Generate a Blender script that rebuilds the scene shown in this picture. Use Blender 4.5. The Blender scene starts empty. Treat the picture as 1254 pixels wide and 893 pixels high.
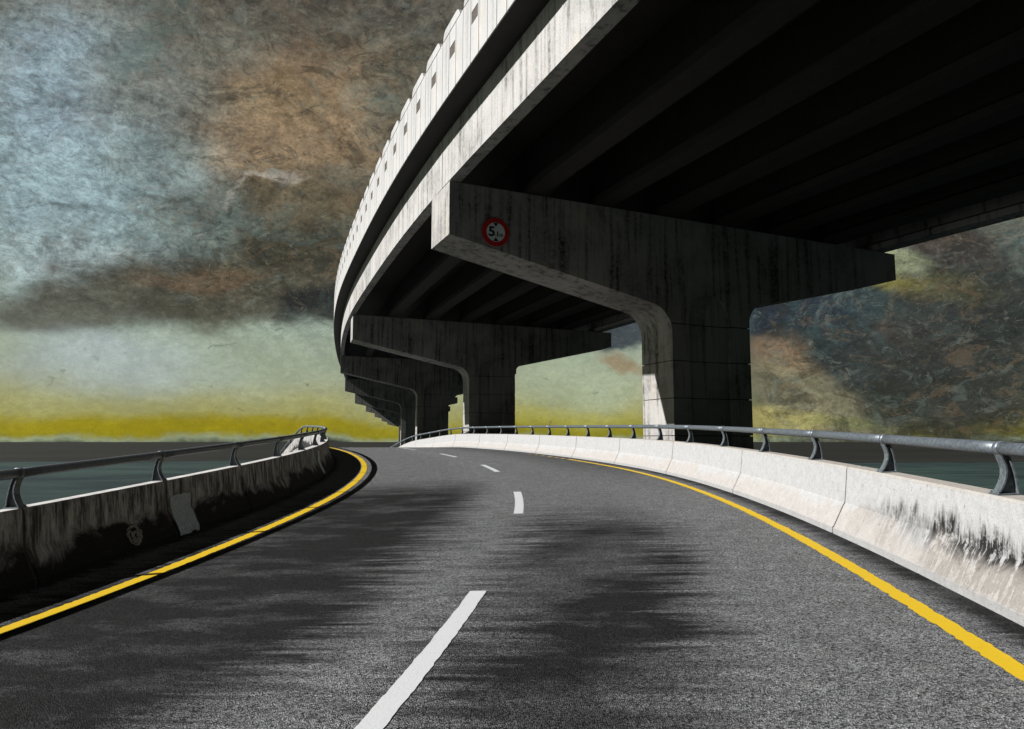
import bpy, bmesh, math, random
import numpy as np
random.seed(4); RNG = np.random.default_rng(7)
R = math.radians
C = bpy.context.scene.collection
EYE = 1.5                                   # camera height above z = 0

# ------------------------------------------------------------------ helpers
def lin(c):
    f = lambda v: v/12.92 if v <= .04045 else ((v+.055)/1.055)**2.4
    return tuple(f(x/255.) for x in c)+(1.,)

def tag(o, label=None, cat=None, group=None, kind=None):
    if label: o['label'] = label
    if cat: o['category'] = cat
    if group: o['group'] = group
    if kind: o['kind'] = kind
    return o

def empty(name, loc=(0, 0, 0), rz=0.):
    o = bpy.data.objects.new(name, None); C.objects.link(o)
    o.location = loc; o.rotation_euler = (0, 0, rz); o.empty_display_size = .3
    return o

def put(name, me, parent=None, loc=None, rot=None):
    o = bpy.data.objects.new(name, me); C.objects.link(o)
    if parent: o.parent = parent
    if loc is not None: o.location = loc
    if rot is not None: o.rotation_euler = rot
    return o

def mesh(name, V, F, mats, uv=None, smooth=False, fm=None, fix=True):
    me = bpy.data.meshes.new(name)
    me.from_pydata([tuple(map(float, v)) for v in V], [], [tuple(f) for f in F])
    for m in (mats if isinstance(mats, (list, tuple)) else [mats]): me.materials.append(m)
    if uv is not None:
        l = me.uv_layers.new(name='UVMap')
        for lp in me.loops: l.data[lp.index].uv = uv[lp.vertex_index]
    if fm: 
        for p, i in zip(me.polygons, fm): p.material_index = i
    if fix:
        bm = bmesh.new(); bm.from_mesh(me); bmesh.ops.recalc_face_normals(bm, faces=bm.faces); bm.to_mesh(me); bm.free()
    if smooth:
        for p in me.polygons: p.use_smooth = True
    me.update()
    return me

class MB:
    def __init__(s): s.V = []; s.F = []
    def add(s, V, F):
        n = len(s.V); s.V += [tuple(v) for v in V]; s.F += [tuple(i+n for i in f) for f in F]
    def box(s, a, b):
        x0, y0, z0 = a; x1, y1, z1 = b
        s.add([(x0,y0,z0),(x1,y0,z0),(x1,y1,z0),(x0,y1,z0),(x0,y0,z1),(x1,y0,z1),(x1,y1,z1),(x0,y1,z1)],
              [(0,3,2,1),(4,5,6,7),(0,1,5,4),(1,2,6,5),(2,3,7,6),(3,0,4,7)])
    def prism(s, poly, a, b, axis=1):
        """extrude a 2-D polygon between a and b along an axis"""
        n = len(poly)
        def p(q, t): return (q[0], t, q[1]) if axis == 1 else ((t, q[0], q[1]) if axis == 0 else (q[0], q[1], t))
        s.add([p(q, a) for q in poly]+[p(q, b) for q in poly],
              [tuple(range(n))[::-1], tuple(range(n, 2*n))]+[(i, (i+1) % n, n+(i+1) % n, n+i) for i in range(n)])
    def mesh(s, name, m, **k): return mesh(name, s.V, s.F, m, **k)

def bevel_mesh(me, w, seg=2):
    bm = bmesh.new(); bm.from_mesh(me)
    es = [e for e in bm.edges if len(e.link_faces) == 2 and e.calc_face_angle(0) > .6]
    bmesh.ops.bevel(bm, geom=es, offset=w, segments=seg, affect='EDGES', profile=.6, clamp_overlap=True)
    bm.to_mesh(me); bm.free(); return me

# ------------------------------------------------------------------ node helpers
class NT:
    def __init__(s, nt): s.nt = nt; s.n = nt.nodes; s.l = nt.links
    def N(s, t, **k):
        n = s.n.new(t)
        for a, b in k.items(): setattr(n, a, b)
        return n
    def put(s, sock, v):
        if hasattr(v, 'is_output'): s.l.new(v, sock)
        elif v is not None: sock.default_value = v
    def math(s, op, a, b=None, c=None, clamp=False):
        n = s.N('ShaderNodeMath', operation=op, use_clamp=clamp)
        s.put(n.inputs[0], a)
        if b is not None: s.put(n.inputs[1], b)
        if c is not None: s.put(n.inputs[2], c)
        return n.outputs[0]
    def mix(s, f, a, b, bt='MIX'):
        n = s.N('ShaderNodeMix', data_type='RGBA', blend_type=bt)
        s.put(n.inputs[0], f); s.put(n.inputs[6], a); s.put(n.inputs[7], b)
        return n.outputs[2]
    def noise(s, v, scale, detail=4, rough=.55, dist=0., dims='3D'):
        n = s.N('ShaderNodeTexNoise', noise_dimensions=dims)
        if v is not None: s.put(n.inputs['Vector'], v)
        n.inputs['Scale'].default_value = scale; n.inputs['Detail'].default_value = detail
        n.inputs['Roughness'].default_value = rough; n.inputs['Distortion'].default_value = dist
        return n.outputs['Fac']
    def mr(s, v, a, b, c=0., d=1., smooth=True):
        n = s.N('ShaderNodeMapRange', interpolation_type='SMOOTHSTEP' if smooth else 'LINEAR')
        for i, q in zip(range(5), (v, a, b, c, d)): s.put(n.inputs[i], q)
        return n.outputs[0]
    def mapping(s, v, sc=(1, 1, 1), loc=(0, 0, 0), rot=(0, 0, 0), vt='POINT'):
        n = s.N('ShaderNodeMapping', vector_type=vt); s.put(n.inputs[0], v)
        n.inputs['Location'].default_value = loc; n.inputs['Rotation'].default_value = rot; n.inputs['Scale'].default_value = sc
        return n.outputs[0]

def material(name, rough=.8, spec=.3):
    m = bpy.data.materials.new(name); m.use_nodes = True
    t = NT(m.node_tree); b = m.node_tree.nodes['Principled BSDF']
    b.inputs['Roughness'].default_value = rough; b.inputs['Specular IOR Level'].default_value = spec
    return m, t, b

def bump(t, b, h, dist, strength=1.):
    n = t.N('ShaderNodeBump'); n.inputs['Distance'].default_value = dist; n.inputs['Strength'].default_value = strength
    t.put(n.inputs['Height'], h); t.l.new(n.outputs[0], b.inputs['Normal'])

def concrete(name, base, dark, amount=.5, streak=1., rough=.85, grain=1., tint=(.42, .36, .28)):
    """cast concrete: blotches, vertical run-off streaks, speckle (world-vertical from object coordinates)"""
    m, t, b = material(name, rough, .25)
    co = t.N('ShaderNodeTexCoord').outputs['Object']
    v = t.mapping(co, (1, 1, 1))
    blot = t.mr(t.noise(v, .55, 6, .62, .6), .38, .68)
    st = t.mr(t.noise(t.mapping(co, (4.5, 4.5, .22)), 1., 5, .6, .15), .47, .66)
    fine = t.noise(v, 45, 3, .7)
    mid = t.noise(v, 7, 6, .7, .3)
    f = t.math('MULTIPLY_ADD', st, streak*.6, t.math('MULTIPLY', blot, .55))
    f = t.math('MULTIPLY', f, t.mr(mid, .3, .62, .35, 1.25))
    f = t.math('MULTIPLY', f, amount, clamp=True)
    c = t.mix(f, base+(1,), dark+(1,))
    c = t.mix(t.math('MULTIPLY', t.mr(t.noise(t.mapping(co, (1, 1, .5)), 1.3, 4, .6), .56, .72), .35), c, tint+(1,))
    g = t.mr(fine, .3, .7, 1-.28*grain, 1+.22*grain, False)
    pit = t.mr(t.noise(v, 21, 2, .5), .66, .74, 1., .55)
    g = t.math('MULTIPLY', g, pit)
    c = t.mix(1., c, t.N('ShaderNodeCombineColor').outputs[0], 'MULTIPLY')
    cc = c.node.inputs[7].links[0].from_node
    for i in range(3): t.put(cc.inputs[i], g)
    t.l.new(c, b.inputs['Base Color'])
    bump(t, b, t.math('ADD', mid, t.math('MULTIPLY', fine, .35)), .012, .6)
    return m

def barrier_mat(name, clean, dark, left):
    m, t, b = material(name, .88, .2)
    uv = t.N('ShaderNodeTexCoord').outputs['UV']
    sx = t.N('ShaderNodeSeparateXYZ'); t.l.new(uv, sx.inputs[0]); s, h = sx.outputs[0], sx.outputs[1]
    co = t.N('ShaderNodeTexCoord').outputs['Object']
    streak = t.noise(t.mapping(uv, (5.5, 1.3, 1)), 1., 6, .66, .3)
    streak2 = t.noise(t.mapping(uv, (17., 2.2, 1)), 1., 5, .72, .2)
    blot = t.noise(t.mapping(uv, (1.1, 1.6, 1)), 1., 6, .65, .5)
    fine = t.noise(co, 60, 3, .7); mid = t.noise(co, 9, 6, .72, .3)
    if left:   # mould-black wall with pale runs hanging from the top edge
        hh = t.math('ADD', h, t.mr(blot, .3, .7, -.22, .22, False))
        low = t.mr(hh, .26, .54, 1., 0.)
        st = t.mr(t.math('MULTIPLY_ADD', streak, .6, t.math('MULTIPLY', streak2, .4)), .38, .60)
        f = t.math('MAXIMUM', low, t.math('MULTIPLY', st, .93), clamp=True)
        chips = t.mr(t.noise(co, 30, 4, .7), .66, .72)
        f = t.math('SUBTRACT', f, t.math('MULTIPLY', chips, .35), clamp=True)
        f = t.math('MULTIPLY', f, t.mr(h, .835, .86, 1., .12))
    else:      # bright wall, heavy black soot in the nearest bay, light grime elsewhere
        near = t.mr(t.math('ADD', s, t.mr(blot, .3, .7, -1.3, 1.3, False)), 6.2, 9.4, 1., 0.)
        band = t.mr(t.math('ABSOLUTE', t.math('SUBTRACT', t.math('ADD', h, t.mr(streak, .3, .7, -.16, .16, False)), .29)), .12, .36, 1., 0.)
        f1 = t.math('MULTIPLY', t.math('MULTIPLY', near, band), t.mr(t.math('MULTIPLY_ADD', streak2, .5, t.math('MULTIPLY', mid, .5)), .40, .54, .0, 1.35))
        st = t.mr(t.math('MULTIPLY_ADD', streak, .55, t.math('MULTIPLY', streak2, .45)), .56, .70)
        f2 = t.math('MULTIPLY', st, t.mr(mid, .4, .62, .1, .75))
        f = t.math('MAXIMUM', f1, t.math('MULTIPLY', f2, .8), clamp=True)
    c = t.mix(f, clean+(1,), dark+(1,))
    if not left:
        warm = t.mr(t.math('ADD', h, t.mr(blot, .3, .7, -.15, .15, False)), .22, .42, .65, 0.)
        c = t.mix(warm, c, (.25, .232, .215, 1))
        c = t.mix(t.mr(h, .06, .09, .7, 0.), c, (.225, .23, .235, 1))
        c = t.mix(t.math('MULTIPLY', t.mr(h, .80, .86, 0., 1.), .45), c, (.20, .16, .11, 1))
    g = t.math('MULTIPLY', t.mr(fine, .3, .7, .84, 1.14, False), t.mr(mid, .3, .7, .86, 1.1, False))
    g = t.math('MULTIPLY', g, t.mr(t.noise(co, 24, 2, .5), .67, .73, 1., .6))
    cc = t.N('ShaderNodeCombineColor')
    for i in range(3): t.put(cc.inputs[i], g)
    c = t.mix(1., c, cc.outputs[0], 'MULTIPLY')
    t.l.new(c, b.inputs['Base Color'])
    bump(t, b, t.math('ADD', mid, t.math('MULTIPLY', fine, .3)), .012, .7)
    return m

def asphalt_mat():
    m, t, b = material('asphalt', .95, .10)
    uv = t.N('ShaderNodeTexCoord').outputs['UV']; co = t.N('ShaderNodeTexCoord').outputs['Object']
    sx = t.N('ShaderNodeSeparateXYZ'); t.l.new(uv, sx.inputs[0]); s, d = sx.outputs[0], sx.outputs[1]
    # ragged cross-grain wear: feathered mostly across the lanes
    rag = t.math('SUBTRACT', t.noise(t.mapping(uv, (5.5, .55, 1)), 1., 6, .7, .4), .5)
    big = t.math('SUBTRACT', t.noise(t.mapping(uv, (.28, .35, 1), (3.1, 1.7, 0)), 1., 3, .55, .3), .5)
    dd = t.math('ADD', d, t.math('MULTIPLY_ADD', rag, 3.2, t.math('MULTIPLY', big, 1.2)))
    def lane(c0, hw, soft):
        return t.mr(t.math('ABSOLUTE', t.math('SUBTRACT', dd, c0)), hw-soft, hw+soft, 1., 0.)
    lft = t.math('MULTIPLY', lane(6.85, 1.75, .6), t.mr(t.math('ADD', s, t.math('MULTIPLY', rag, 8.)), 15.5, 21., 1., .12))
    rgt = t.math('MULTIPLY', lane(3.15, .95, .6), t.mr(t.math('ADD', s, t.math('MULTIPLY', rag, 6.)), 9.5, 14., 1., .10))
    rgt = t.math('MULTIPLY', rgt, t.mr(big, -.14, .1, .75, 1.05))
    far = t.math('MULTIPLY', t.mr(d, .2, 3.6, 1., 0.), t.mr(s, 13., 26., 0., .62))
    edge = t.math('MULTIPLY', t.mr(t.math('ADD', d, t.math('MULTIPLY', rag, .5)), .08, .40, 1., 0.), .95)
    ledge = t.math('MULTIPLY', t.mr(t.math('ADD', d, t.math('MULTIPLY', rag, 1.2)), 8.95, 9.15, 0., 1.), .9)
    dk = t.math('MAXIMUM', t.math('MAXIMUM', lft, rgt), t.math('MAXIMUM', far, t.math('MAXIMUM', edge, ledge)))
    dk = t.math('MULTIPLY', dk, t.mr(t.noise(t.mapping(uv, (1.6, .7, 1)), 1., 5, .65), .3, .6, .7, 1.08), clamp=True)
    c = t.mix(dk, (.088, .0905, .093, 1), (.0075, .0078, .0082, 1))
    # stones: fine light and dark aggregate
    v1 = t.N('ShaderNodeTexVoronoi', feature='F1'); v1.inputs['Scale'].default_value = 95; t.l.new(co, v1.inputs['Vector'])
    hsv = t.N('ShaderNodeSeparateColor'); t.l.new(v1.outputs['Color'], hsv.inputs[0])
    st = t.mr(hsv.outputs[0], 0., 1., .05, 2.3, False)
    n2 = t.mr(t.noise(co, 42, 5, .85), .32, .68, .40, 1.65, False)
    g = t.math('MULTIPLY', st, n2)
    g = t.math('MULTIPLY', g, t.mr(t.noise(co, 4.5, 5, .7), .3, .7, .75, 1.25, False))
    cc = t.N('ShaderNodeCombineColor')
    for i in range(3): t.put(cc.inputs[i], g)
    c = t.mix(1., c, cc.outputs[0], 'MULTIPLY')
    crk = t.noise(t.mapping(uv, (1.3, .5, 1), (7, 2, 0)), 1., 8, .7, 1.2)
    c = t.mix(t.mr(t.math('ABSOLUTE', t.math('SUBTRACT', crk, .57)), .0, .002, .35, 0.), c, (.012, .012, .012, 1))
    t.l.new(c, b.inputs['Base Color'])
    t.put(b.inputs['Roughness'], t.mr(hsv.outputs[1], 0, 1, .75, .98, False))
    bump(t, b, t.math('ADD', t.math('MULTIPLY', v1.outputs['Distance'], 1.2), t.noise(co, 30, 4, .75)), .014, .8)
    return m

def paint(name, col, wear):
    m, t, b = material(name, .6, .3)
    co = t.N('ShaderNodeTexCoord').outputs['Object']
    n = t.noise(co, 55, 4, .8); n2 = t.noise(co, 6, 5, .7)
    f = t.mr(t.math('MULTIPLY_ADD', n, .6, t.math('MULTIPLY', n2, .4)), .58, .66, 0., wear)
    c = t.mix(f, col+(1,), tuple(v*.25 for v in col)+(1,))
    g = t.mr(t.noise(co, 90, 2, .6), .3, .7, .93, 1.05, False)
    cc = t.N('ShaderNodeCombineColor')
    for i in range(3): t.put(cc.inputs[i], g)
    c = t.mix(1., c, cc.outputs[0], 'MULTIPLY')
    t.l.new(c, b.inputs['Base Color']); bump(t, b, n, .006, .5)
    return m

def plain(name, col, rough=.6, var=.15, metal=0., scale=12, spec=.4):
    m, t, b = material(name, rough, spec); b.inputs['Metallic'].default_value = metal
    co = t.N('ShaderNodeTexCoord').outputs['Object']
    n = t.noise(co, scale, 5, .7)
    c = t.mix(t.mr(n, .3, .7), tuple(v*(1-var) for v in col)+(1,), tuple(min(1, v*(1+var)) for v in col)+(1,))
    t.l.new(c, b.inputs['Base Color']); bump(t, b, n, .004, .4)
    return m

M = dict(
    asphalt=asphalt_mat(),
    yellow=paint('yellow_road_paint', (.40, .262, .002), .55),
    white=paint('white_road_paint', (.36, .37, .38), .5),
    bar_r=barrier_mat('pale_barrier_concrete', (.27, .27, .273), (.009, .009, .009), False),
    bar_l=barrier_mat('mouldy_barrier_concrete', (.46, .45, .44), (.012, .0115, .011), True),
    deck=concrete('overpass_parapet_concrete', (.315, .313, .312), (.13, .125, .12), .5, .9, .85, .4),
    girder=concrete('girder_concrete', (.31, .305, .298), (.05, .047, .043), .7, 1.3),
    under=concrete('shade_painted_soffit_concrete', (.030, .028, .026), (.018, .017, .016), .8, .6, .85, .8, (.036, .033, .028)),  # near-black copy of the girder concrete; underside shade is put into its colour
    pier=concrete('pier_concrete', (.29, .283, .272), (.04, .037, .033), .72, 1.3),
    pocket=plain('drain_pocket_rust', (.05, .04, .032), .9, .3),
    rail=plain('painted_steel_rail', (.085, .10, .115), .45, .35, .35, 30, .5),
    post=plain('cast_post_metal', (.085, .10, .11), .5, .4, .3, 25, .5),
    patch=plain('zinc_patch', (.33, .38, .41), .6, .25, .1, 20),
    smear=plain('cement_smear', (.30, .28, .25), .9, .3),
    red=plain('sign_red', (.42, .012, .012), .5, .12), signwhite=plain('sign_white', (.62, .70, .71), .5, .08),
    black=plain('sign_black', (.012, .012, .012), .5, .1), zinc=plain('sign_back', (.3, .31, .32), .5, .2, .6),
    leaf=plain('weed_leaf', (.07, .13, .025), .6, .4),
    wall=concrete('retaining_wall_concrete', (.25, .24, .23), (.08, .075, .07), .8, 1.2),
)

# ------------------------------------------------------------------ the road line
KS = [-8, 4, 12, 20, 30, 40, 50, 62, 72, 80, 100, 130]
TH = [.2734, .1624, .0492, -.1082, -.240, -.330, -.385, -.395, -.41, -.4206, -.50, -.62]
ZZ = [-1.6899, -1.3802, -1.1037, -.8354, -.6317, -.4466, -.3236, -.85, -2.3, -3.4, -6.1, -9.]
BK = [.0398, .0377, .0267, .0249, .0139, .0059, -.004, .10, .12, .10, 0, 0]
DS = .25
SG = np.arange(-12, 122, DS)
def _sm(a): return np.convolve(np.pad(a, 12, mode='reflect', reflect_type='odd'), np.ones(25)/25, 'valid')
_T = _sm(np.interp(SG, KS, TH)); _Z = _sm(np.interp(SG, KS, ZZ)); _B = _sm(np.interp(SG, KS, BK))
_T[SG < -6] = _T[SG >= -6][0]
_i4 = int(np.argmin(abs(SG+4)))
_X = np.cumsum(np.sin(_T))*DS; _X += 1.855-_X[_i4-1]
_Y = np.cumsum(np.cos(_T))*DS; _Y += -4-_Y[_i4-1]
W = 9.205; HB = .85
def rp(s, d, h=0.):
    """point on the carriageway: s metres along the right kerb, d metres to its left, h up"""
    T = np.interp(s, SG, _T)
    return np.array([np.interp(s, SG, _X)-d*math.cos(T), np.interp(s, SG, _Y)+d*math.sin(T),
                     np.interp(s, SG, _Z)-np.interp(s, SG, _B)*d+h+EYE])
S0, S1 = -9., 94.

def sweep(name, stations, prof, m, closed=True, caps=True, uvh=None, smooth=False):
    """prof(s) -> list of world points; a skin through the stations"""
    V = []; UV = []; F = []; n = None
    for s in stations:
        P = prof(s); n = len(P); V += [tuple(p) for p in P]
        UV += [(s, (uvh[i] if uvh else i)) for i in range(n)]
    k = len(stations)
    for a in range(k-1):
        for i in range(n if closed else n-1):
            j = (i+1) % n
            F.append((a*n+i, a*n+j, (a+1)*n+j, (a+1)*n+i))
    if caps and closed:
        F.append(tuple(range(n))[::-1]); F.append(tuple((k-1)*n+i for i in range(n)))
    return mesh(name, V, F, m, uv=UV, smooth=smooth, fix=closed)

# carriageway sheet
st = list(np.arange(S0, S1, .5))
ds_ = [-.02]+list(np.linspace(.0, W, 24))+[W+.02]
V = []; UV = []; F = []
for s in st:
    for d in ds_: V.append(rp(s, d)); UV.append((s, d))
n = len(ds_)
for a in range(len(st)-1):
    for i in range(n-1): F.append((a*n+i, (a+1)*n+i, (a+1)*n+i+1, a*n+i+1))
road = put('road', mesh('road', V, F, M['asphalt'], uv=UV, smooth=True, fix=False)); tag(road, kind='structure')
# solid embankment body under it, with upright concrete walls down to the shore
V = []; F = []
wd = [(-.62, -.012), (W+.62, -.012)]
bm_ = sweep('retaining_wall', st, lambda s: [rp(s, -.60, -.02), rp(s, W+.60, -.02), np.array([*rp(s, W+.75)[:2], -9.5]), np.array([*rp(s, -.75)[:2], -9.5])], M['wall'])
tag(put('embankment', bm_), kind='structure')

# painted lines (4 mm above the asphalt), edges a little chipped
def line(name, s0, s1, d, w, m, h=.005, step=.06, rough=.006):
    ss = np.arange(s0, s1+1e-6, (s1-s0)/max(2, int((s1-s0)/step)))
    V = []; F = []
    for i, s in enumerate(ss):
        e = .0 if 0 < i < len(ss)-1 else .01
        V += [rp(s, d-w/2+random.gauss(0, rough), h), rp(s, d+w/2+random.gauss(0, rough), h)]
    for i in range(len(ss)-1): F.append((2*i, 2*i+2, 2*i+3, 2*i+1))
    o = put(name, mesh(name, V, F, m, fix=False), road)
    return o
line('edge_line', S0, 28.6, .505, .15, M['yellow'])['label'] = 'yellow edge line along the pale right barrier'
for a, b_ in ((29.0, 29.5), (29.9, 30.3), (30.8, 31.3), (31.9, 32.2), (32.8, 33.2), (33.9, 34.2)):
    line('edge_line', a, b_, .505, .10, M['yellow'], rough=.02)['label'] = 'worn remnant of the yellow edge line by the right barrier'
line('edge_line', S0, S1-1, 8.155, .17, M['yellow'])['label'] = 'yellow edge line curving along the dark left barrier'
for s in (-7.6, 2.6, 12.4, 22.4, 32.2, 42.2, 52.2, 62.2):
    line('lane_dash', s, s+(4.1 if s < 10 else 3.75), 4.22, .16, M['white'], rough=.003)

# ------------------------------------------------------------------ concrete barriers and rails
GAP = .024
PROF = [(0, -.015), (0, .075), (.015, .085), (.15, .36), (.17, .39), (.215, .83), (.235, .85), (.425, .85), (.44, .83), (.455, -.2)]
def joint_filler(side, s, parent):
    f = (lambda o: -o) if side == 'r' else (lambda o: W+o)
    def prof(q): return [rp(q, f(o+(.02 if i < 7 else -.02)), h-(.02 if 5 <= i <= 8 else 0)) for i, (o, h) in enumerate(PROF)]
    return put('joint_filler', sweep('joint_filler', [s-.035, s+.035], prof, M['black']), parent)
def wall_segment(side, s0, s1, parent, mid=None):
    f = (lambda o: -o) if side == 'r' else (lambda o: W+o)
    ss = [s0+GAP, s0+GAP+.02]+list(np.arange(s0+.4, s1-.2, .42))+[s1-GAP-.02, s1-GAP]
    pass
    if mid:
        ss = sorted(ss+[mid-.02, mid, mid+.02])
    ss = sorted(ss)
    def prof(s):
        k = .014 if (mid and abs(s-mid) < .005) or s < s0+GAP+.005 or s > s1-GAP-.005 else 0.
        return [rp(s, f(o+(k if i < 7 else 0.)), h-(k*.8 if 5 <= i <= 8 else 0)) for i, (o, h) in enumerate(PROF)]
    me = sweep('wall_segment', ss, prof, M['bar_r' if side == 'r' else 'bar_l'], uvh=[h for o, h in PROF])
    return put('wall_segment', me, parent)

def rail_post(side, s, parent):
    f = (lambda o: -o) if side == 'r' else (lambda o: W+o)
    front = [(.245, .0), (.275, .045), (.305, .10), (.325, .16), (.328, .21), (.318, .26), (.30, .305), (.29, .335)]
    back = [(.42, .0), (.42, .06), (.412, .13), (.40, .20), (.385, .26), (.37, .31), (.355, .335)]
    mb = MB()
    def W3(o, z, a): return tuple(rp(s+a, f(o), HB+z))
    def strip(curve, hw, th):
        V = []; F = []; k = len(curve)
        for (o, z) in curve:
            V += [W3(o, z, -hw), W3(o, z, hw), W3(o+th, z, hw), W3(o+th, z, -hw)]
        for i in range(k-1):
            for j in range(4): F.append((4*i+j, 4*i+(j+1) % 4, 4*i+4+(j+1) % 4, 4*i+4+j))
        F += [(3, 2, 1, 0), tuple(4*(k-1)+j for j in range(4))]
        mb.add(V, F)
    strip(front, .052, .014); strip(back, .052, -.014)
    poly = [(o+.005, z) for o, z in front]+[(o-.005, z) for o, z in back[::-1]]; n = len(poly)
    mb.add([W3(o, z, -.009) for o, z in poly]+[W3(o, z, .009) for o, z in poly],
           [tuple(range(n))[::-1], tuple(range(n, 2*n))]+[(i, (i+1) % n, n+(i+1) % n, n+i) for i in range(n)])
    for (a0, a1, o0, o1, z0, z1) in ((-.075, .075, .238, .428, .0, .014),):
        mb.add([W3(o0, z0, a0), W3(o1, z0, a0), W3(o1, z0, a1), W3(o0, z0, a1), W3(o0, z1, a0), W3(o1, z1, a0), W3(o1, z1, a1), W3(o0, z1, a1)],
               [(0,3,2,1),(4,5,6,7),(0,1,5,4),(1,2,6,5),(2,3,7,6),(3,0,4,7)])
    o = put('rail_post', mb.mesh('rail_post', M['post']), parent)
    # bolts on the base plate
    for oo, aa in ((.255, -.06), (.255, .06), (.41, -.06), (.41, .06)):
        V = [W3(oo+.011*math.cos(k*R(60)), z, aa+.011*math.sin(k*R(60))) for z in (.014, .030) for k in range(6)]
        b2 = put('bolt', mesh('bolt', V, [tuple(range(6)), tuple(range(6, 12))]+[(i, (i+1) % 6, 6+(i+1) % 6, 6+i) for i in range(6)], M['rail']), o) if s < 15 else None
    return o

def tube(name, s0, s1, side, rad, parent, m, step=.4, hh=.385):
    f = (lambda o: -o) if side == 'r' else (lambda o: W+o)
    ss = np.linspace(s0, s1, max(2, int((s1-s0)/step)+1)); K = 20
    def prof(s):
        return [rp(s, f(.325+rad*math.cos(2*math.pi*k/K)), HB+hh+rad*math.sin(2*math.pi*k/K)) for k in range(K)]
    me = sweep(name, ss, prof, m, smooth=True)
    return put(name, me, parent)

def barrier_run(side, joints, posts, lab_wall, lab_rail):
    root = empty('concrete_barrier', tuple(rp(10, 0 if side == 'r' else W)))
    root.location = (0, 0, 0)
    tag(root, lab_wall, 'barrier')
    for a, b_ in zip(joints[:-1], joints[1:]): wall_segment(side, a, b_, root, (a+b_)/2 if side == 'r' else None)
    for a in joints[1:-1]: joint_filler(side, a, root)
    rr = empty('guard_rail'); tag(rr, lab_rail, 'guard rail')
    for s in posts: rail_post(side, s, rr)
    for a, b_ in zip(posts[:-1], posts[1:]):
        tube('rail_tube', a+.004, b_-.004, side, .056, rr, M['rail'])
    for s in posts: tube('rail_collar', s-.03, s+.03, side, .0625, rr, M['rail'], .03)
    return root, rr
JR = [-10.25+5*k for k in range(25)]
PR = [-8.75+2.5*k for k in range(48)]
JL = [-9.3+3.3*k for k in range(37)]
PL = [-9.2+3.28*k for k in range(37)]
br, rr = barrier_run('r', [j for j in JR if j < S1], [p for p in PR if p < S1-1],
    'long pale sunlit concrete barrier wall under the overpass, right of the road',
    'grey tube rail on curved posts above the pale right barrier')
bl, rl = barrier_run('l', [j for j in JL if j < S1], [p for p in PL if p < S1-1],
    'dark mould-stained concrete barrier wall along the left edge of the road',
    'grey tube rail on curved posts above the dark stained left barrier')

def wall_patch(s0, s1, h0, h1, parent, name='repair_patch', m='patch'):
    hs = [h for h in (.09, .2, .30, .36, .39, .5, .6, .7, .8) if h0 < h < h1]; hs = [h0]+hs+[h1]
    po = [p for p in PROF[:6]]
    def off(h): return float(np.interp(h, [p[1] for p in po], [p[0] for p in po]))
    V = []; F = []; nn = 9
    for j, h in enumerate(hs):
        for i in range(nn):
            s = s0+(s1-s0)*i/(nn-1); jj = random.uniform(-.02, .02)
            hj = h+(random.uniform(-.02, .02) if j in (0, len(hs)-1) else 0)
            sj = s+(jj if i in (0, nn-1) else 0)
            V.append(rp(sj, W+off(hj)-.012, hj))
    for j in range(len(hs)-1):
        for i in range(nn-1): F.append((j*nn+i, j*nn+i+1, (j+1)*nn+i+1, (j+1)*nn+i))
    me = mesh(name, V, F, M[m], fix=False)
    o = put(name, me, parent); md = o.modifiers.new('t', 'SOLIDIFY'); md.thickness = .012; md.offset = 0
    return o
wall_patch(10.55, 11.25, .03, .60, bl)['label'] = 'grey zinc patch low on the near part of the left barrier'
wall_patch(22.6, 23.1, .05, .72, bl)['label'] = 'narrow grey patch far along the left barrier'
# pale cement scrawl on the nearest bay
mb = MB()
def squig(cs, ch, rs, rh, turns, jit, wdt):
    pts = []
    for k in range(int(turns*22)):
        a = 2*math.pi*k/22; q = 1-.35*k/(turns*22)
        pts.append((cs+rs*q*math.cos(a)+random.gauss(0, jit), ch+rh*q*math.sin(a)+random.gauss(0, jit)))
    for (a, b_) in zip(pts[:-1], pts[1:]):
        dx, dy = b_[0]-a[0], b_[1]-a[1]; L = math.hypot(dx, dy)+1e-6; nx, ny = -dy/L*wdt, dx/L*wdt
        Q = [(a[0]+nx, a[1]+ny), (b_[0]+nx, b_[1]+ny), (b_[0]-nx, b_[1]-ny), (a[0]-nx, a[1]-ny)]
        of = lambda h: float(np.interp(h, [p[1] for p in PROF[:6]], [p[0] for p in PROF[:6]]))
        V = [rp(s, W+of(h)-e, h) for e in (.010, -.004) for s, h in Q]
        mb.add(V, [(0,1,2,3),(7,6,5,4),(0,4,5,1),(1,5,6,2),(2,6,7,3),(3,7,4,0)])
squig(9.35, .22, .19, .13, 2.2, .012, .006); squig(9.36, .20, .08, .07, 3, .02, .005)
put('cement_scrawl', mb.mesh('cement_scrawl', M['smear']), bl)

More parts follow.
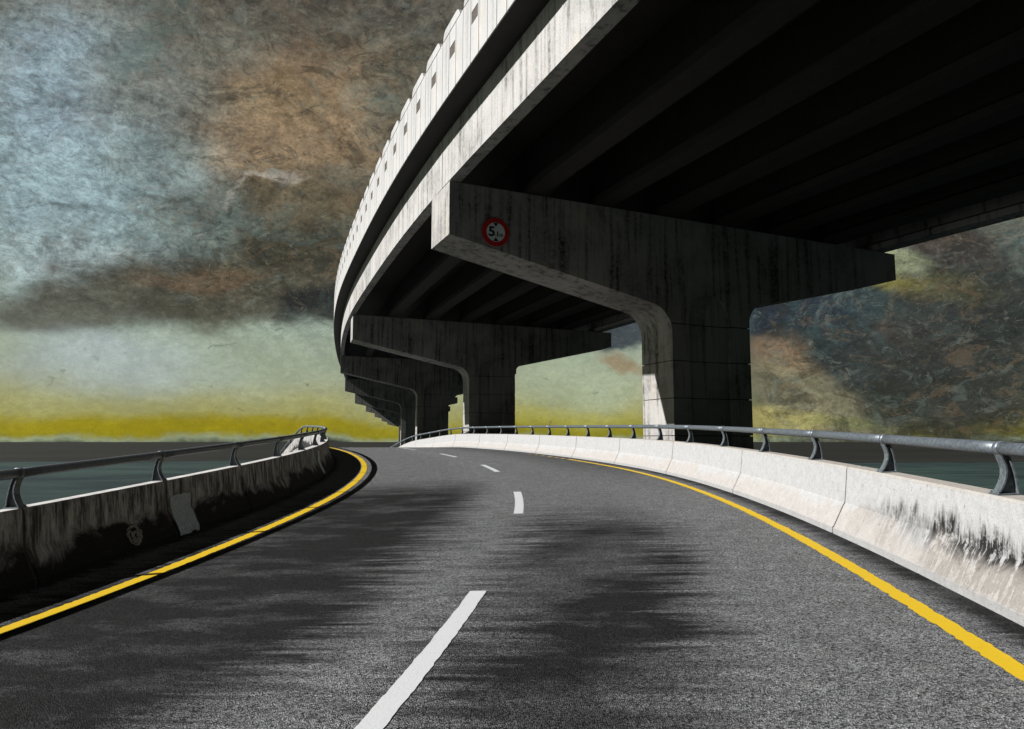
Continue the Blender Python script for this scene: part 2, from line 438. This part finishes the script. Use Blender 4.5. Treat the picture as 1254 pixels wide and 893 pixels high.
# weed growing at the foot of the left barrier
wroot = empty('weed', tuple(rp(21.9, W-.12))); tag(wroot, 'small green weed growing at the foot of the dark left barrier', 'weed')
mbs = MB(); mbl = MB()
for k in range(16):
    a = random.uniform(0, 6.28); L = random.uniform(.12, .30); lean = random.uniform(.2, .7)
    tip = (math.cos(a)*L*lean, math.sin(a)*L*lean, L)
    mbs.add([(-.003, 0, 0), (.003, 0, 0), tip], [(0, 1, 2)])
    for j in range(5):
        t_ = random.uniform(.3, 1.); c = [v*t_ for v in tip]; b2 = random.uniform(0, 6.28); w_ = .012; l_ = random.uniform(.03, .06)
        dx, dy = math.cos(b2), math.sin(b2)
        mbl.add([(c[0], c[1], c[2]), (c[0]+dx*l_*.5-dy*w_, c[1]+dy*l_*.5+dx*w_, c[2]+.01), (c[0]+dx*l_, c[1]+dy*l_, c[2]+.005), (c[0]+dx*l_*.5+dy*w_, c[1]+dy*l_*.5-dx*w_, c[2]+.01)], [(0, 1, 2, 3)])
put('stem', mbs.mesh('stem', M['leaf'], fix=False), wroot); put('foliage', mbl.mesh('foliage', M['leaf'], fix=False), wroot)

# ------------------------------------------------------------------ the overpass
KY = np.array([2., 10, 16, 21, 28, 36, 46, 60, 75, 100, 130, 160, 190, 220, 260, 300])
GX = np.array([5.5, 2.35, -.02, -1.98, -4.52, -7.16, -10.24, -13.99, -17.48, -22.6, -27.38, -31.15, -34.64, -37.99, -42.35, -46.74])
GZ = np.array([7.05, 7.23, 7.37, 7.48, 7.57, 7.71, 7.96, 8.18, 8.38, 8.36, 8.1, 7.81, 7.57, 7.25, 6.72, 6.22])
def _spl(k, v):
    n = len(k); h = np.diff(k); A = np.zeros((n, n)); r = np.zeros(n); A[0, 0] = A[-1, -1] = 1
    for i in range(1, n-1):
        A[i, i-1] = h[i-1]; A[i, i] = 2*(h[i-1]+h[i]); A[i, i+1] = h[i]; r[i] = 6*((v[i+1]-v[i])/h[i]-(v[i]-v[i-1])/h[i-1])
    m = np.linalg.solve(A, r)
    def f(t):
        if t < k[0]: return v[0]+(t-k[0])*((v[1]-v[0])/h[0]-m[1]*h[0]/6)
        i = int(np.clip(np.searchsorted(k, t)-1, 0, n-2)); a = k[i+1]-t; b = t-k[i]; H = h[i]
        return m[i]*a**3/6/H+m[i+1]*b**3/6/H+(v[i]/H-m[i]*H/6)*a+(v[i+1]/H-m[i+1]*H/6)*b
    return f
gx, gz = _spl(KY, GX), _spl(KY, GZ)
def bp(Y, w, h=0.):
    """point on the overpass: w metres right of its left girder edge, h above the girder bottom"""
    dx = (gx(Y+.2)-gx(Y-.2))/.4; n = math.hypot(dx, 1)
    return np.array([gx(Y)+w/n, Y-dx*w/n, gz(Y)+EYE+h-BANK*w])
BANK = .0246
WD = 17.1; OV = .65; HG = 1.52; HP = 1.69
YA, YB = -26., 262.
over = empty('overpass'); tag(over, 'curved grey concrete overpass deck with white parapet passing above the road', 'overpass')
ys = list(np.arange(YA, 60, 1.5))+list(np.arange(60, YB+3, 3.))
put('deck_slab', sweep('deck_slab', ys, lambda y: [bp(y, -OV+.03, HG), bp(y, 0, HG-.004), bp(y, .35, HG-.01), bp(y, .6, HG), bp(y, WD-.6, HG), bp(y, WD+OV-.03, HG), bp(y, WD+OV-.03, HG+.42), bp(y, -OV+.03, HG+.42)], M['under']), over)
# girders, cut at each pier line (slightly skewed)
YC = [-6.4, 20.5, 45.6, 71.2, 98.1, 125.8, 153.5, 180.7, 207.5, 234.7]
cuts = [YA]+[y+.75 for y in YC]+[YB]
NG = 8
for g in range(NG):
    w0 = g*(WD-.62)/(NG-1)
    for a, b_ in zip(cuts[:-1], cuts[1:]):
        sk = -(math.sin(math.atan2(gx(a)-gx(a+.4), .4)))*w0*0. 
        a2, b2 = a+(sk if a != YA else 0)+.025, b_+(sk if b_ != YB else 0)-.025
        yy = np.linspace(a2, b2, max(3, int((b2-a2)/2.2)))
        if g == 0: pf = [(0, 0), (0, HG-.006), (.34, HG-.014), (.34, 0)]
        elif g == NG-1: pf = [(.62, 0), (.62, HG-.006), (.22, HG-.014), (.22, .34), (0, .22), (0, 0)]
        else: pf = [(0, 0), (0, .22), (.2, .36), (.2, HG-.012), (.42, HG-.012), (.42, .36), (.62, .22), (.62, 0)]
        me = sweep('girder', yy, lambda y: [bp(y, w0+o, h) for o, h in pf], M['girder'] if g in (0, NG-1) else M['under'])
        put('girder', me, over)
# left parapet: cast panels with grooves, a drain pocket and a raised rounded coping
PN = 1.8; TK = .26
mb = MB(); rec = .03
hb, ht = .0, HP
def strip3(a, b_): mb.box((a, 0, hb), (b_, rec+.02, ht))
mb.box((0.004, rec, hb+.002), (PN-.004, TK, ht-.004))
strip3(.012, .585); strip3(1.215, 1.788)
p0, p1, q0, q1 = .66, 1.13, .92, 1.24
mb.box((.615, 0, hb), (p0, rec+.01, ht)); mb.box((p1, 0, hb), (1.185, rec+.01, ht))
mb.box((p0, .0005, hb), (p1, rec+.01, q0)); mb.box((p0, .0005, q1), (p1, rec+.01, ht))
panel_me = mb.mesh('parapet_panel', M['deck'])
cop = MB(); pts = []
for k in range(9):
    a = math.pi/2*k/8; pts.append((.30-.22*math.cos(a), .25*math.sin(a)))
pts += [(1.30, .25), (1.42, .20), (1.55, .06), (1.58, 0)]
cop.prism([(x, HP-.003+z) for x, z in [(.08, 0)]+pts[1:]], -.012, TK+.01)
cop_me = cop.mesh('coping', M['deck'])
pk = MB(); pk.box((p0+.01, rec-.022, q0+.01), (p1-.01, rec+.004, q1-.01)); pk_me = pk.mesh('drain_pocket', M['pocket'])
def edge_frame(Y):
    P = bp(Y, -OV, HG); return P
Y = 2.0+.0
# station the panels by arc length along the deck edge
path = [(y, bp(y, -OV, HG)) for y in np.arange(-10, 170, .1)]
acc = [0.]
for (a, pa), (b_, pb) in zip(path[:-1], path[1:]): acc.append(acc[-1]+float(np.linalg.norm(pb-pa)))
ya = np.array([p[0] for p in path]); acc = np.array(acc)
start = float(np.interp(20.0, ya, acc))-.9
start -= PN*int(start/PN)
k = 0; pan_end = None
while k < 94 and start+(k+1)*PN < acc[-1]:
    A = bp(float(np.interp(start+k*PN, acc, ya)), -OV, HG); B = bp(float(np.interp(start+(k+1)*PN, acc, ya)), -OV, HG)
    # local x runs from A to B, local y points into the deck
    D = B-A; L = float(np.linalg.norm(D)); ang = math.atan2(D[1], D[0]); pit = -math.asin(D[2]/L)
    mir = (0, pit, ang)
    o = put('parapet_panel', panel_me, over, B, (0, -pit, ang+math.pi))   # x from B back to A so that y points right
    o.scale = (L/PN, 1, 1)
    c = put('coping', cop_me, o); d = put('drain_pocket', pk_me, o)
    if k == 0: pan_start = float(np.interp(start, acc, ya))
    k += 1
pan_end = float(np.interp(start+k*PN, acc, ya))
# remaining parapet lengths
def para(ya_, yb_, w, sgn, name='parapet_wall'):
    yy = list(np.linspace(ya_, yb_, max(3, int((yb_-ya_)/2.5))))
    put(name, sweep(name, yy, lambda y: [bp(y, w, HG), bp(y, w, HG+HP+.06), bp(y, w+sgn*TK, HG+HP+.06), bp(y, w+sgn*TK, HG)], M['deck']), over)
para(YA, pan_start, -OV, 1); para(pan_end, YB, -OV, 1); para(YA, YB, WD+OV, -1)
# road surface on the deck
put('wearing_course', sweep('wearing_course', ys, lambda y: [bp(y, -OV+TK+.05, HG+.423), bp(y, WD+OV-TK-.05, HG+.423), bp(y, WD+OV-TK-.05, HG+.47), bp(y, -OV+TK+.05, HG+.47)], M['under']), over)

# ------------------------------------------------------------------ hammerhead piers
CL = 17.5; CT = 1.8
def fillet(P, Q, S, r, n=8):
    P, Q, S = map(np.array, (P, Q, S)); a = (P-Q)/np.linalg.norm(P-Q); b = (S-Q)/np.linalg.norm(S-Q)
    th = math.acos(float(a@b)); t_ = r/math.tan(th/2); bis = (a+b)/np.linalg.norm(a+b); c = Q+bis*r/math.sin(th/2)
    A = Q+a*t_; Bp = Q+b*t_; out = []
    a0 = math.atan2(*(A-c)[::-1]); a1 = math.atan2(*(Bp-c)[::-1]); d = (a1-a0+math.pi) % (2*math.pi)-math.pi
    return [tuple(c+r*np.array([math.cos(a0+d*k/n), math.sin(a0+d*k/n)])) for k in range(n+1)]
xl, xr = 7.47, 10.57; zj = -3.68
zl = -1.59-.223*xl; zr = -1.45-.22*(CL-xr)
lf = fillet((0, -1.59), (xl, zl), (xl, -9), .9); rf = fillet((xr, -9), (xr, zr), (CL, -1.45), .68)
outline = [(0, -.035), (0, -1.59)]+lf+[(xl, zj), (xr, zj)]+rf+[(CL, -1.45), (CL, -.035-BANK*CL)]
mb = MB(); mb.prism(outline, 0, CT); cap_me = mb.mesh('cap_beam', M['pier'])
def boolean(me, cut_me):
    a = bpy.data.objects.new('tmp_a', me); b = bpy.data.objects.new('tmp_b', cut_me); C.objects.link(a); C.objects.link(b)
    md = a.modifiers.new('b', 'BOOLEAN'); md.operation = 'DIFFERENCE'; md.object = b; md.solver = 'EXACT'
    dg = bpy.context.evaluated_depsgraph_get(); dg.update()
    r = bpy.data.meshes.new_from_object(a.evaluated_get(dg)); r.materials.clear(); r.materials.append(me.materials[0])
    bpy.data.objects.remove(a); bpy.data.objects.remove(b)
    return r
nl, nr, rd = 8.14, 9.74, .13
arch = [(nl, -5.), (nr, -5.)]+[((nl+nr)/2+.80*math.cos(t_), -3.48+.80*math.sin(t_)) for t_ in np.linspace(0, math.pi, 19)]
for y0, y1 in ((-.2, rd), (CT-rd, CT+.2)):
    cb = MB(); cb.prism(arch, y0, y1); cap_me = boolean(cap_me, cb.mesh('c', M['pier']))
cap_me.name = 'cap_beam'; bevel_mesh(cap_me, .018, 2)
# column: lifts of 1.22 m with shadow joints, the recess running down both faces
colm = MB()
plan = [(xl, 0), (nl, 0), (nl, rd), (nr, rd), (nr, 0), (xr, 0), (xr, CT), (nr, CT), (nr, CT-rd), (nl, CT-rd), (nl, CT), (xl, CT)]
z = zj-.03; lifts = []
while z > -18.5:
    colm.prism(plan, z-1.17, z, axis=2); z -= 1.195
col_me = colm.mesh('column', M['pier']); bevel_mesh(col_me, .005, 1)
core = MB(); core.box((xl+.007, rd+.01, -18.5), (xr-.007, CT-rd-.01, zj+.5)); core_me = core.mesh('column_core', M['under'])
bear = MB()
ang = dict(zip(range(10), (27, 27, 25, 28, 27, 27, 27, 27, 27, 27)))
near_labels = {0: 'concrete hammerhead pier just behind the viewer, nearest of the row',
    1: 'nearest hammerhead pier in view, with the round height sign on its cap beam',
    2: 'hammerhead pier second behind the one bearing the round sign, lit strip on its column',
    3: 'third hammerhead pier of the visible row, with a thin bright left edge',
    4: 'fourth hammerhead pier of the visible row, column mostly hidden by the third',
    5: 'fifth hammerhead pier, far down the row with only its stepped cap showing',
    6: 'sixth hammerhead pier, distant cap in the dark staircase of caps',
    7: 'seventh hammerhead pier, small distant cap low in the staircase of caps',
    8: 'eighth hammerhead pier, tiny cap second from the far end of the row',
    9: 'farthest hammerhead pier, at the vanishing end of the overpass'}
near_labels[2] = 'second hammerhead pier, the one behind the pier bearing the round sign'
pier1 = None
for i, yc in enumerate(YC):
    if i == 0: continue
    sh = .18 if i == 2 else 0.; base = np.array([gx(yc)+sh, yc, gz(yc)+EYE]); a = math.atan2(gx(yc)-gx(yc+1.), 1.)+(R(1.5) if i == 1 else 0)
    p = empty('overpass_pier', tuple(base), a)
    tag(p, near_labels[i], 'bridge pier', 'hammerhead piers carrying the overpass')
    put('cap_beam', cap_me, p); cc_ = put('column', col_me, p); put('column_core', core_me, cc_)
    if i == 1: pier1 = p
    for g in range(NG):      # bearing pads under the girders
        w0 = .35+g*(WD-.62)/(NG-1)
        if i <= 3:
            bmx = MB(); bmx.box((w0-.2, .6, -.034-BANK*w0), (w0+.2, 1.0, -.002-BANK*w0)); put('bearing_pad', bmx.mesh('bearing_pad', M['black']), p)

# ------------------------------------------------------------------ height-limit sign on the first cap beam
a = math.atan2(gx(20.5)-gx(21.5), 1.)+R(1.5); b0 = np.array([gx(20.5), 20.5, gz(20.5)+EYE]); u = 1.40
sp = b0+np.array([math.cos(a)*u, math.sin(a)*u, -1.40])+np.array([math.sin(a), -math.cos(a), 0])*.045
sign = empty('height_limit_sign', tuple(sp), a)
tag(sign, 'round red-rimmed white sign reading 5.1 m on the nearest cap beam', 'road sign')
def disc(r, y0, y1, n=64):
    m_ = MB(); m_.prism([(r*math.cos(2*math.pi*k/n), r*math.sin(2*math.pi*k/n)) for k in range(n)], y0, y1); return m_
RS = .425
put('red_rim', disc(RS, -.012, .012).mesh('red_rim', M['red']), sign)
put('back_plate', disc(RS+.012, .0125, .030).mesh('back_plate', M['zinc']), sign)
put('white_face', disc(.285, -.016, -.0125).mesh('white_face', M['signwhite']), sign)
for sg in (1, -1):
    t3 = MB(); q = [(-.085, sg*.272), (.085, sg*.272), (.0, sg*.155)]
    t3.prism(q, -.019, -.0165); put('triangle', t3.mesh('triangle', M['black']), sign)
def glyph(ch, x, z, size, sx=1.):
    cu = bpy.data.curves.new('g', 'FONT'); cu.body = ch; cu.size = size; cu.align_x = 'CENTER'; cu.extrude = .0012; cu.offset = size*.032
    ob = bpy.data.objects.new('g', cu); C.objects.link(ob); dg = bpy.context.evaluated_depsgraph_get(); dg.update()
    me = bpy.data.meshes.new_from_object(ob.evaluated_get(dg)); bpy.data.objects.remove(ob); me.materials.clear(); me.materials.append(M['black'])
    me.name = 'digit'
    o = put('digit' if ch.isdigit() else 'letter', me, sign, (x, -.0182, z), (R(90), 0, 0)); o.scale = (sx, 1, 1); return o
glyph('5', -.125, -.125, .40, 1.1); glyph('.', -.008, -.125, .18); glyph('1', .055, -.125, .21, 1.2); glyph('m', .17, -.125, .17, .9)
for px in (-.2, .2):
    bk = MB(); bk.box((px-.02, .0305, -.3), (px+.02, .0445, .3)); put('bracket', bk.mesh('bracket', M['zinc']), sign)

# ------------------------------------------------------------------ land, water
def sheet(name, z, m, rings, cx=0, cy=0, n=96):
    V = [(cx, cy, z)]; F = []
    for r in rings:
        for k in range(n): V.append((cx+r*math.cos(2*math.pi*k/n), cy+r*math.sin(2*math.pi*k/n), z))
    for k in range(n): F.append((0, 1+k, 1+(k+1) % n))
    for j in range(len(rings)-1):
        for k in range(n): F.append((1+j*n+k, 1+(j+1)*n+k, 1+(j+1)*n+(k+1) % n, 1+j*n+(k+1) % n))
    return mesh(name, V, F, m, fix=False)
m, t, b = material('dark_moor', .95, .1)
co = t.N('ShaderNodeTexCoord').outputs['Object']
nn_ = t.noise(t.mapping(co, (.004, .02, 1)), 1., 8, .7, .5)
c = t.mix(t.mr(nn_, .4, .62), (.005, .0052, .005, 1), (.012, .012, .0105, 1))
c = t.mix(t.mr(t.noise(co, .06, 6, .7), .55, .7, 0, .5), c, (.014, .018, .020, 1))
t.l.new(c, b.inputs['Base Color'])
moor = m
m, t, b = material('teal_water', .55, .12)
co = t.N('ShaderNodeTexCoord').outputs['Object']
nn_ = t.noise(t.mapping(co, (.02, .035, 1)), 1., 8, .7, .8)
fine = t.noise(t.mapping(co, (.25, .5, 1)), 1., 6, .75, .6)
c = t.mix(t.mr(nn_, .35, .65), (.007, .014, .017, 1), (.022, .040, .036, 1))
c = t.mix(t.mr(fine, .5, .75, 0, .5), c, (.04, .055, .05, 1))
t.l.new(c, b.inputs['Base Color']); bump(t, b, fine, .3, .5)
water = m
tag(put('ground', sheet('ground', -4.9, moor, [60, 300, 1000, 4000, 14000])), kind='structure')
# a lagoon with an uneven shore around the viaduct
V = [(0, 60, -4.5)]; F = []; n = 160
for k in range(n):
    a = 2*math.pi*k/n; r = 240*(1+.10*math.sin(3*a+.5)+.05*math.sin(7*a+1)+.03*math.sin(15*a)+random.gauss(0, .008))
    V.append((r*math.cos(a), 30+r*.9*math.sin(a), -4.5))
for k in range(n): F.append((0, 1+k, 1+(k+1) % n))
tag(put('water', mesh('water', V, F, water, fix=False)), kind='structure')

# ------------------------------------------------------------------ sky
EXPO = 1.1
SUN_EL, SUN_BETA = 35.2, -12.                  # elevation; degrees ahead of due left
wd_ = bpy.data.worlds.new('World'); bpy.context.scene.world = wd_; wd_.use_nodes = True
wd_.cycles.sampling_method = 'NONE'
t = NT(wd_.node_tree); t.n.clear()
dirv = t.N('ShaderNodeTexCoord').outputs['Generated']
sx = t.N('ShaderNodeSeparateXYZ'); t.l.new(dirv, sx.inputs[0])
az = t.math('DEGREES', t.math('ARCTAN2', sx.outputs[0], sx.outputs[1]))
el = t.math('DEGREES', t.math('ARCSINE', sx.outputs[2]))
def wn(scale, det, amp, off):
    n_ = t.N('ShaderNodeTexNoise'); t.l.new(t.mapping(dirv, (1, 1, 1.6), off), n_.inputs['Vector'])
    n_.inputs['Scale'].default_value = scale; n_.inputs['Detail'].default_value = det; n_.inputs['Roughness'].default_value = .62
    q = t.N('ShaderNodeVectorMath', operation='SUBTRACT'); t.l.new(n_.outputs['Color'], q.inputs[0]); q.inputs[1].default_value = (.5, .5, .5)
    r_ = t.N('ShaderNodeVectorMath', operation='MULTIPLY'); t.l.new(q.outputs[0], r_.inputs[0]); r_.inputs[1].default_value = amp
    return r_.outputs[0]
cmb = t.N('ShaderNodeCombineXYZ'); t.put(cmb.inputs[0], az); t.put(cmb.inputs[1], el); P0 = cmb.outputs[0]
def vadd(a, b_):
    q = t.N('ShaderNodeVectorMath', operation='ADD'); t.put(q.inputs[0], a); t.put(q.inputs[1], b_); return q.outputs[0]
P1 = vadd(P0, wn(4.5, 5, (9., 7., 0), (1, 2, 3)))
P2 = vadd(P0, wn(9., 5, (6., 2.6, 0), (4, 1, 7)))      # calmer warp for the bands near the horizon
sy = t.N('ShaderNodeSeparateXYZ'); t.put(sy.inputs[0], P2)
ramp = t.N('ShaderNodeValToRGB'); cr = ramp.color_ramp
t.put(ramp.inputs[0], t.mr(sy.outputs[1], -10., 90., 0., 1., False))
stops = [(-10, (30, 28, 26)), (-0.5, (34, 32, 30)), (-0.05, (70, 78, 70)), (0.15, (140, 150, 120)), (0.5, (138, 132, 40)), (1.2, (142, 135, 40)), (2.1, (156, 154, 96)), (4.5, (160, 166, 138)), (8.5, (152, 166, 152)), (11, (128, 138, 126)), (16, (96, 98, 88)), (26, (104, 100, 88)), (36, (80, 78, 70)), (46, (30, 30, 28)), (90, (18, 18, 18))]  # top stops: unseen zenith darkened to hold down the ambient light
while len(cr.elements) < len(stops): cr.elements.new(.5)
for e, (p_, c_) in zip(cr.elements, stops): e.position = (p_+10)/100.; e.color = lin(c_)
col = ramp.outputs[0]
for (a_, e_, ra, re, rot, c_, w_, calm, hard) in [
    (-30.59, 17.96, 8.18, 10.37, 0, (150, 173, 178), 0.95, 0, 0.2),
    (-29.26, 11.66, 6.08, 2.49, 0, (165, 180, 178), 0.7, 0, 0.2),
    (-32.1, 22.79, 3.22, 4.3, 0, (148, 168, 178), 0.7, 0, 0.2),
    (-23.55, 23.93, 7.55, 4.65, 0, (112, 112, 102), 0.75, 0, 0.3),
    (-15.23, 22.25, 9.17, 5.81, 15, (142, 120, 92), 0.85, 0, 0.3),
    (-8.99, 24.99, 4.38, 4.38, 0, (108, 104, 88), 0.7, 0, 0.3),
    (-14.46, 16.8, 7.98, 3.99, 0, (88, 82, 64), 0.85, 0, 0.4),
    (-24.25, 15.31, 4.62, 2.6, 10, (100, 112, 105), 0.75, 0, 0.3),
    (-20.2, 11.63, 15.46, 2.86, 8, (74, 70, 56), 0.95, 0, 0.5),
    (-31.06, 9.01, 5.97, 1.9, 0, (92, 92, 80), 0.9, 0, 0.4),
    (-14.29, 10.36, 4.61, 1.84, 0, (34, 35, 34), 0.9, 0, 0.4),
    (-23.02, 12.17, 4.08, 0.7, 8, (108, 82, 56), 0.4, 0, 0.0),
    (-18.57, 14.42, 3.6, 1.2, 0, (60, 56, 42), 0.7, 0, 0.3),
    (-12.69, 19.87, 3.71, 1.61, -20, (96, 96, 84), 0.6, 0, 0.3),
    (-26.02, 18.69, 3.42, 1.71, 20, (122, 132, 124), 0.5, 0, 0.2),
    (-18.36, 24.94, 4.21, 1.44, 0, (130, 112, 84), 0.6, 0, 0.3),
    (-18.75, 19.45, 2.7, 0.36, 12, (170, 164, 152), 0.6, 0, 0.1),
    (-21.29, 17.63, 1.54, 0.35, 60, (160, 156, 146), 0.5, 0, 0.1),
    (-27.95, 5.36, 7.28, 2.13, 0, (168, 182, 186), 0.6, 1, 0.1),
    (-18.29, 6.06, 7.22, 2.71, 0, (152, 165, 142), 0.5, 1, 0.1),
    (-22.57, 1.1, 15.22, 0.82, 0, (150, 136, 18), 0.7, 1, 0.1),
    (4.63, 4.46, 5.69, 2.53, 0, (165, 178, 150), 0.6, 1, 0.1),
    (4.61, 1.69, 6.95, 0.76, 0, (168, 165, 80), 0.5, 1, 0.1),
    (25.78, 6.89, 11.41, 8.56, 0, (46, 52, 52), 0.98, 0, 0.6),
    (20.76, 9.82, 5.93, 2.84, 0, (40, 47, 55), 0.9, 0, 0.4),
    (28.31, 11.49, 6.14, 1.45, -12, (150, 142, 62), 0.95, 0, 0.4),
    (28.7, 12.39, 1.89, 0.89, 0, (168, 176, 140), 0.9, 0, 0.3),
    (31.12, 13.5, 3.26, 1.09, -20, (96, 80, 70), 0.95, 0, 0.4),
    (20.03, 5.28, 3.28, 1.55, -30, (126, 106, 82), 0.8, 0, 0.2),
    (21.6, 2.69, 5.89, 2.0, -22, (128, 124, 98), 0.8, 0, 0.4),
    (19.05, 1.37, 4.19, 0.96, 0, (160, 152, 96), 0.85, 1, 0.3),
    (24.23, 1.32, 3.47, 0.58, 0, (112, 120, 70), 0.5, 1, 0.2),
    (29.56, 6.94, 2.76, 1.21, -15, (98, 60, 40), 0.5, 0, 0.2),
    (25.91, 9.74, 3.42, 1.71, 0, (58, 74, 72), 0.5, 0, 0.2),
    (30.02, 1.96, 4.94, 1.87, 0, (54, 60, 52), 0.9, 0, 0.5),
    (32.59, 6.45, 6.41, 8.54, 0, (52, 54, 50), 0.9, 0, 0.5),
    (8.46, 8.94, 3.76, 1.5, 0, (58, 65, 72), 0.95, 0, 0.5),
    (8.92, 6.43, 1.88, 0.81, -25, (140, 104, 70), 0.6, 0, 0.1)]:
    v_ = t.mapping(P2 if calm else P1, (ra, re, 1), (a_, e_, 0), (0, 0, R(rot)), 'TEXTURE')
    ln = t.N('ShaderNodeVectorMath', operation='LENGTH'); t.l.new(v_, ln.inputs[0])
    col = t.mix(t.mr(ln.outputs['Value'], .35+hard*.5, 1.35-hard*.3, w_, 0.), col, lin(c_))
# ragged cloud grain at several sizes
def grain(scale, det, rough, lo, hi, a_, b_, off=(0, 0, 0), dist=.8, st=(1, 1, 1.5)):
    return t.mr(t.noise(t.mapping(dirv, st, off), scale, det, rough, dist), lo, hi, a_, b_, False)
g = t.math('MULTIPLY', grain(11, 7, .72, .3, .7, .55, 1.46), grain(38, 5, .75, .3, .7, .66, 1.36, (3, 3, 1), 1.2))
g = t.math('MULTIPLY', g, grain(120, 3, .7, .3, .7, .74, 1.28, (8, 1, 1), .6))
rn = t.noise(t.mapping(dirv, (1, 1, 1), (5, 5, 2)), 26, 5, .7, 2.2)
g = t.math('MULTIPLY', g, t.mr(t.math('ABSOLUTE', t.math('SUBTRACT', rn, .5)), 0., .018, .72, 1.))
# the calm pale air near the horizon is smoother
calmf = t.mr(el, 6., 12., .30, 1.)
calmf = t.math('MAXIMUM', calmf, t.mr(az, 17., 20., 0., 1.))
g = t.math('ADD', 1., t.math('MULTIPLY', t.math('SUBTRACT', g, 1.), calmf))
g = t.math('MULTIPLY', g, t.math('MULTIPLY', t.mr(az, 42., 70., 1., .08), t.math('MULTIPLY', t.mr(az, -135., -105., .08, 1.), t.mr(az, -75., -45., t.mr(el, 12., 32., 2.4, .5), 1.))))     # unseen sky shaped for the light: dimmed right and behind, brightened low at left
cc = t.N('ShaderNodeCombineColor')
for i in range(3): t.put(cc.inputs[i], g)
col = t.mix(1., col, cc.outputs[0], 'MULTIPLY')
rust = t.mr(grain(7, 6, .7, .52, .66, 0, 1, (9, 2, 4)), 0, 1, 0., .12)
col = t.mix(t.math('MULTIPLY', rust, t.mr(el, 9., 14.)), col, lin((132, 92, 58)))
tealn = t.mr(grain(8, 6, .7, .54, .68, 0, 1, (2, 9, 4)), 0, 1, 0., .30)
col = t.mix(t.math('MULTIPLY', tealn, t.mr(el, 4., 9.)), col, lin((88, 118, 116)))
def fleck(scale, off, lo, hi, amt, c_, e0=None, e1=None, dist=1.6, st=(1, 1, 1.6)):
    global col
    f_ = t.mr(t.noise(t.mapping(dirv, st, off), scale, 6, .74, dist), lo, hi, 0., amt)
    if e0 is not None: f_ = t.math('MULTIPLY', f_, t.math('MAXIMUM', t.mr(el, e0, e1), t.mr(az, 17., 20., 0., 1.)))
    f_ = t.math('MULTIPLY', f_, t.mr(az, -30., -19., .6, 1.))
    col = t.mix(f_, col, lin(c_))
fleck(17, (1, 7, 3), .52, .60, .50, (46, 46, 38), 7., 11.)
fleck(24, (6, 1, 8), .54, .62, .24, (128, 106, 80), 8., 12.)
fleck(21, (3, 8, 8), .55, .63, .22, (120, 134, 126), 6., 10.)
fleck(60, (2, 2, 5), .56, .64, .34, (40, 40, 36), 6., 10., 2.2)
fleck(46, (9, 5, 1), .57, .65, .20, (160, 158, 142), 4., 9., 2.4)
fleck(33, (4, 4, 9), .62, .66, .5, (90, 96, 84), None, None, 2.)
sky = t.N('ShaderNodeTexSky', sky_type='NISHITA'); sky.sun_disc = False
sky.sun_elevation = R(SUN_EL); sky.sun_rotation = R(-90+SUN_BETA); sky.air_density = 1.; sky.dust_density = 2.
bg1 = t.N('ShaderNodeBackground'); t.l.new(sky.outputs[0], bg1.inputs[0]); bg1.inputs[1].default_value = .05
bg2 = t.N('ShaderNodeBackground'); t.put(bg2.inputs[0], col); bg2.inputs[1].default_value = 1./2**EXPO
ms = t.N('ShaderNodeMixShader'); ms.inputs[0].default_value = .985
t.l.new(bg1.outputs[0], ms.inputs[1]); t.l.new(bg2.outputs[0], ms.inputs[2])
out = t.N('ShaderNodeOutputWorld'); t.l.new(ms.outputs[0], out.inputs[0])

# ------------------------------------------------------------------ sun
sl = bpy.data.lights.new('sun', 'SUN'); sl.energy = 5.; sl.angle = R(.6); sl.color = (1., .98, .95)
so = bpy.data.objects.new('sun', sl); C.objects.link(so)
from mathutils import Vector
sd = Vector((-math.cos(R(SUN_EL))*math.cos(R(SUN_BETA)), math.cos(R(SUN_EL))*math.sin(R(SUN_BETA)), math.sin(R(SUN_EL))))
so.rotation_euler = sd.to_track_quat('Z', 'Y').to_euler(); so.location = (-30, 0, 30)

# ------------------------------------------------------------------ camera
F_PX = 904.
cam = bpy.data.cameras.new('camera'); cam.sensor_width = 36.; cam.lens = F_PX/1254*36; cam.clip_end = 30000; cam.clip_start = .05
co_ = bpy.data.objects.new('camera', cam); C.objects.link(co_)
co_.location = (0, 0, EYE); co_.rotation_euler = (math.pi/2+math.atan(94.5/F_PX), 0, 0)
sc = bpy.context.scene; sc.camera = co_
sc.render.engine = 'CYCLES'
sc.cycles.max_bounces = 4; sc.cycles.diffuse_bounces = 1; sc.cycles.glossy_bounces = 2
sc.view_settings.view_transform = 'Standard'; sc.view_settings.look = 'None'; sc.view_settings.gamma = 1.
sc.view_settings.use_curve_mapping = False
sc.view_settings.exposure = EXPO
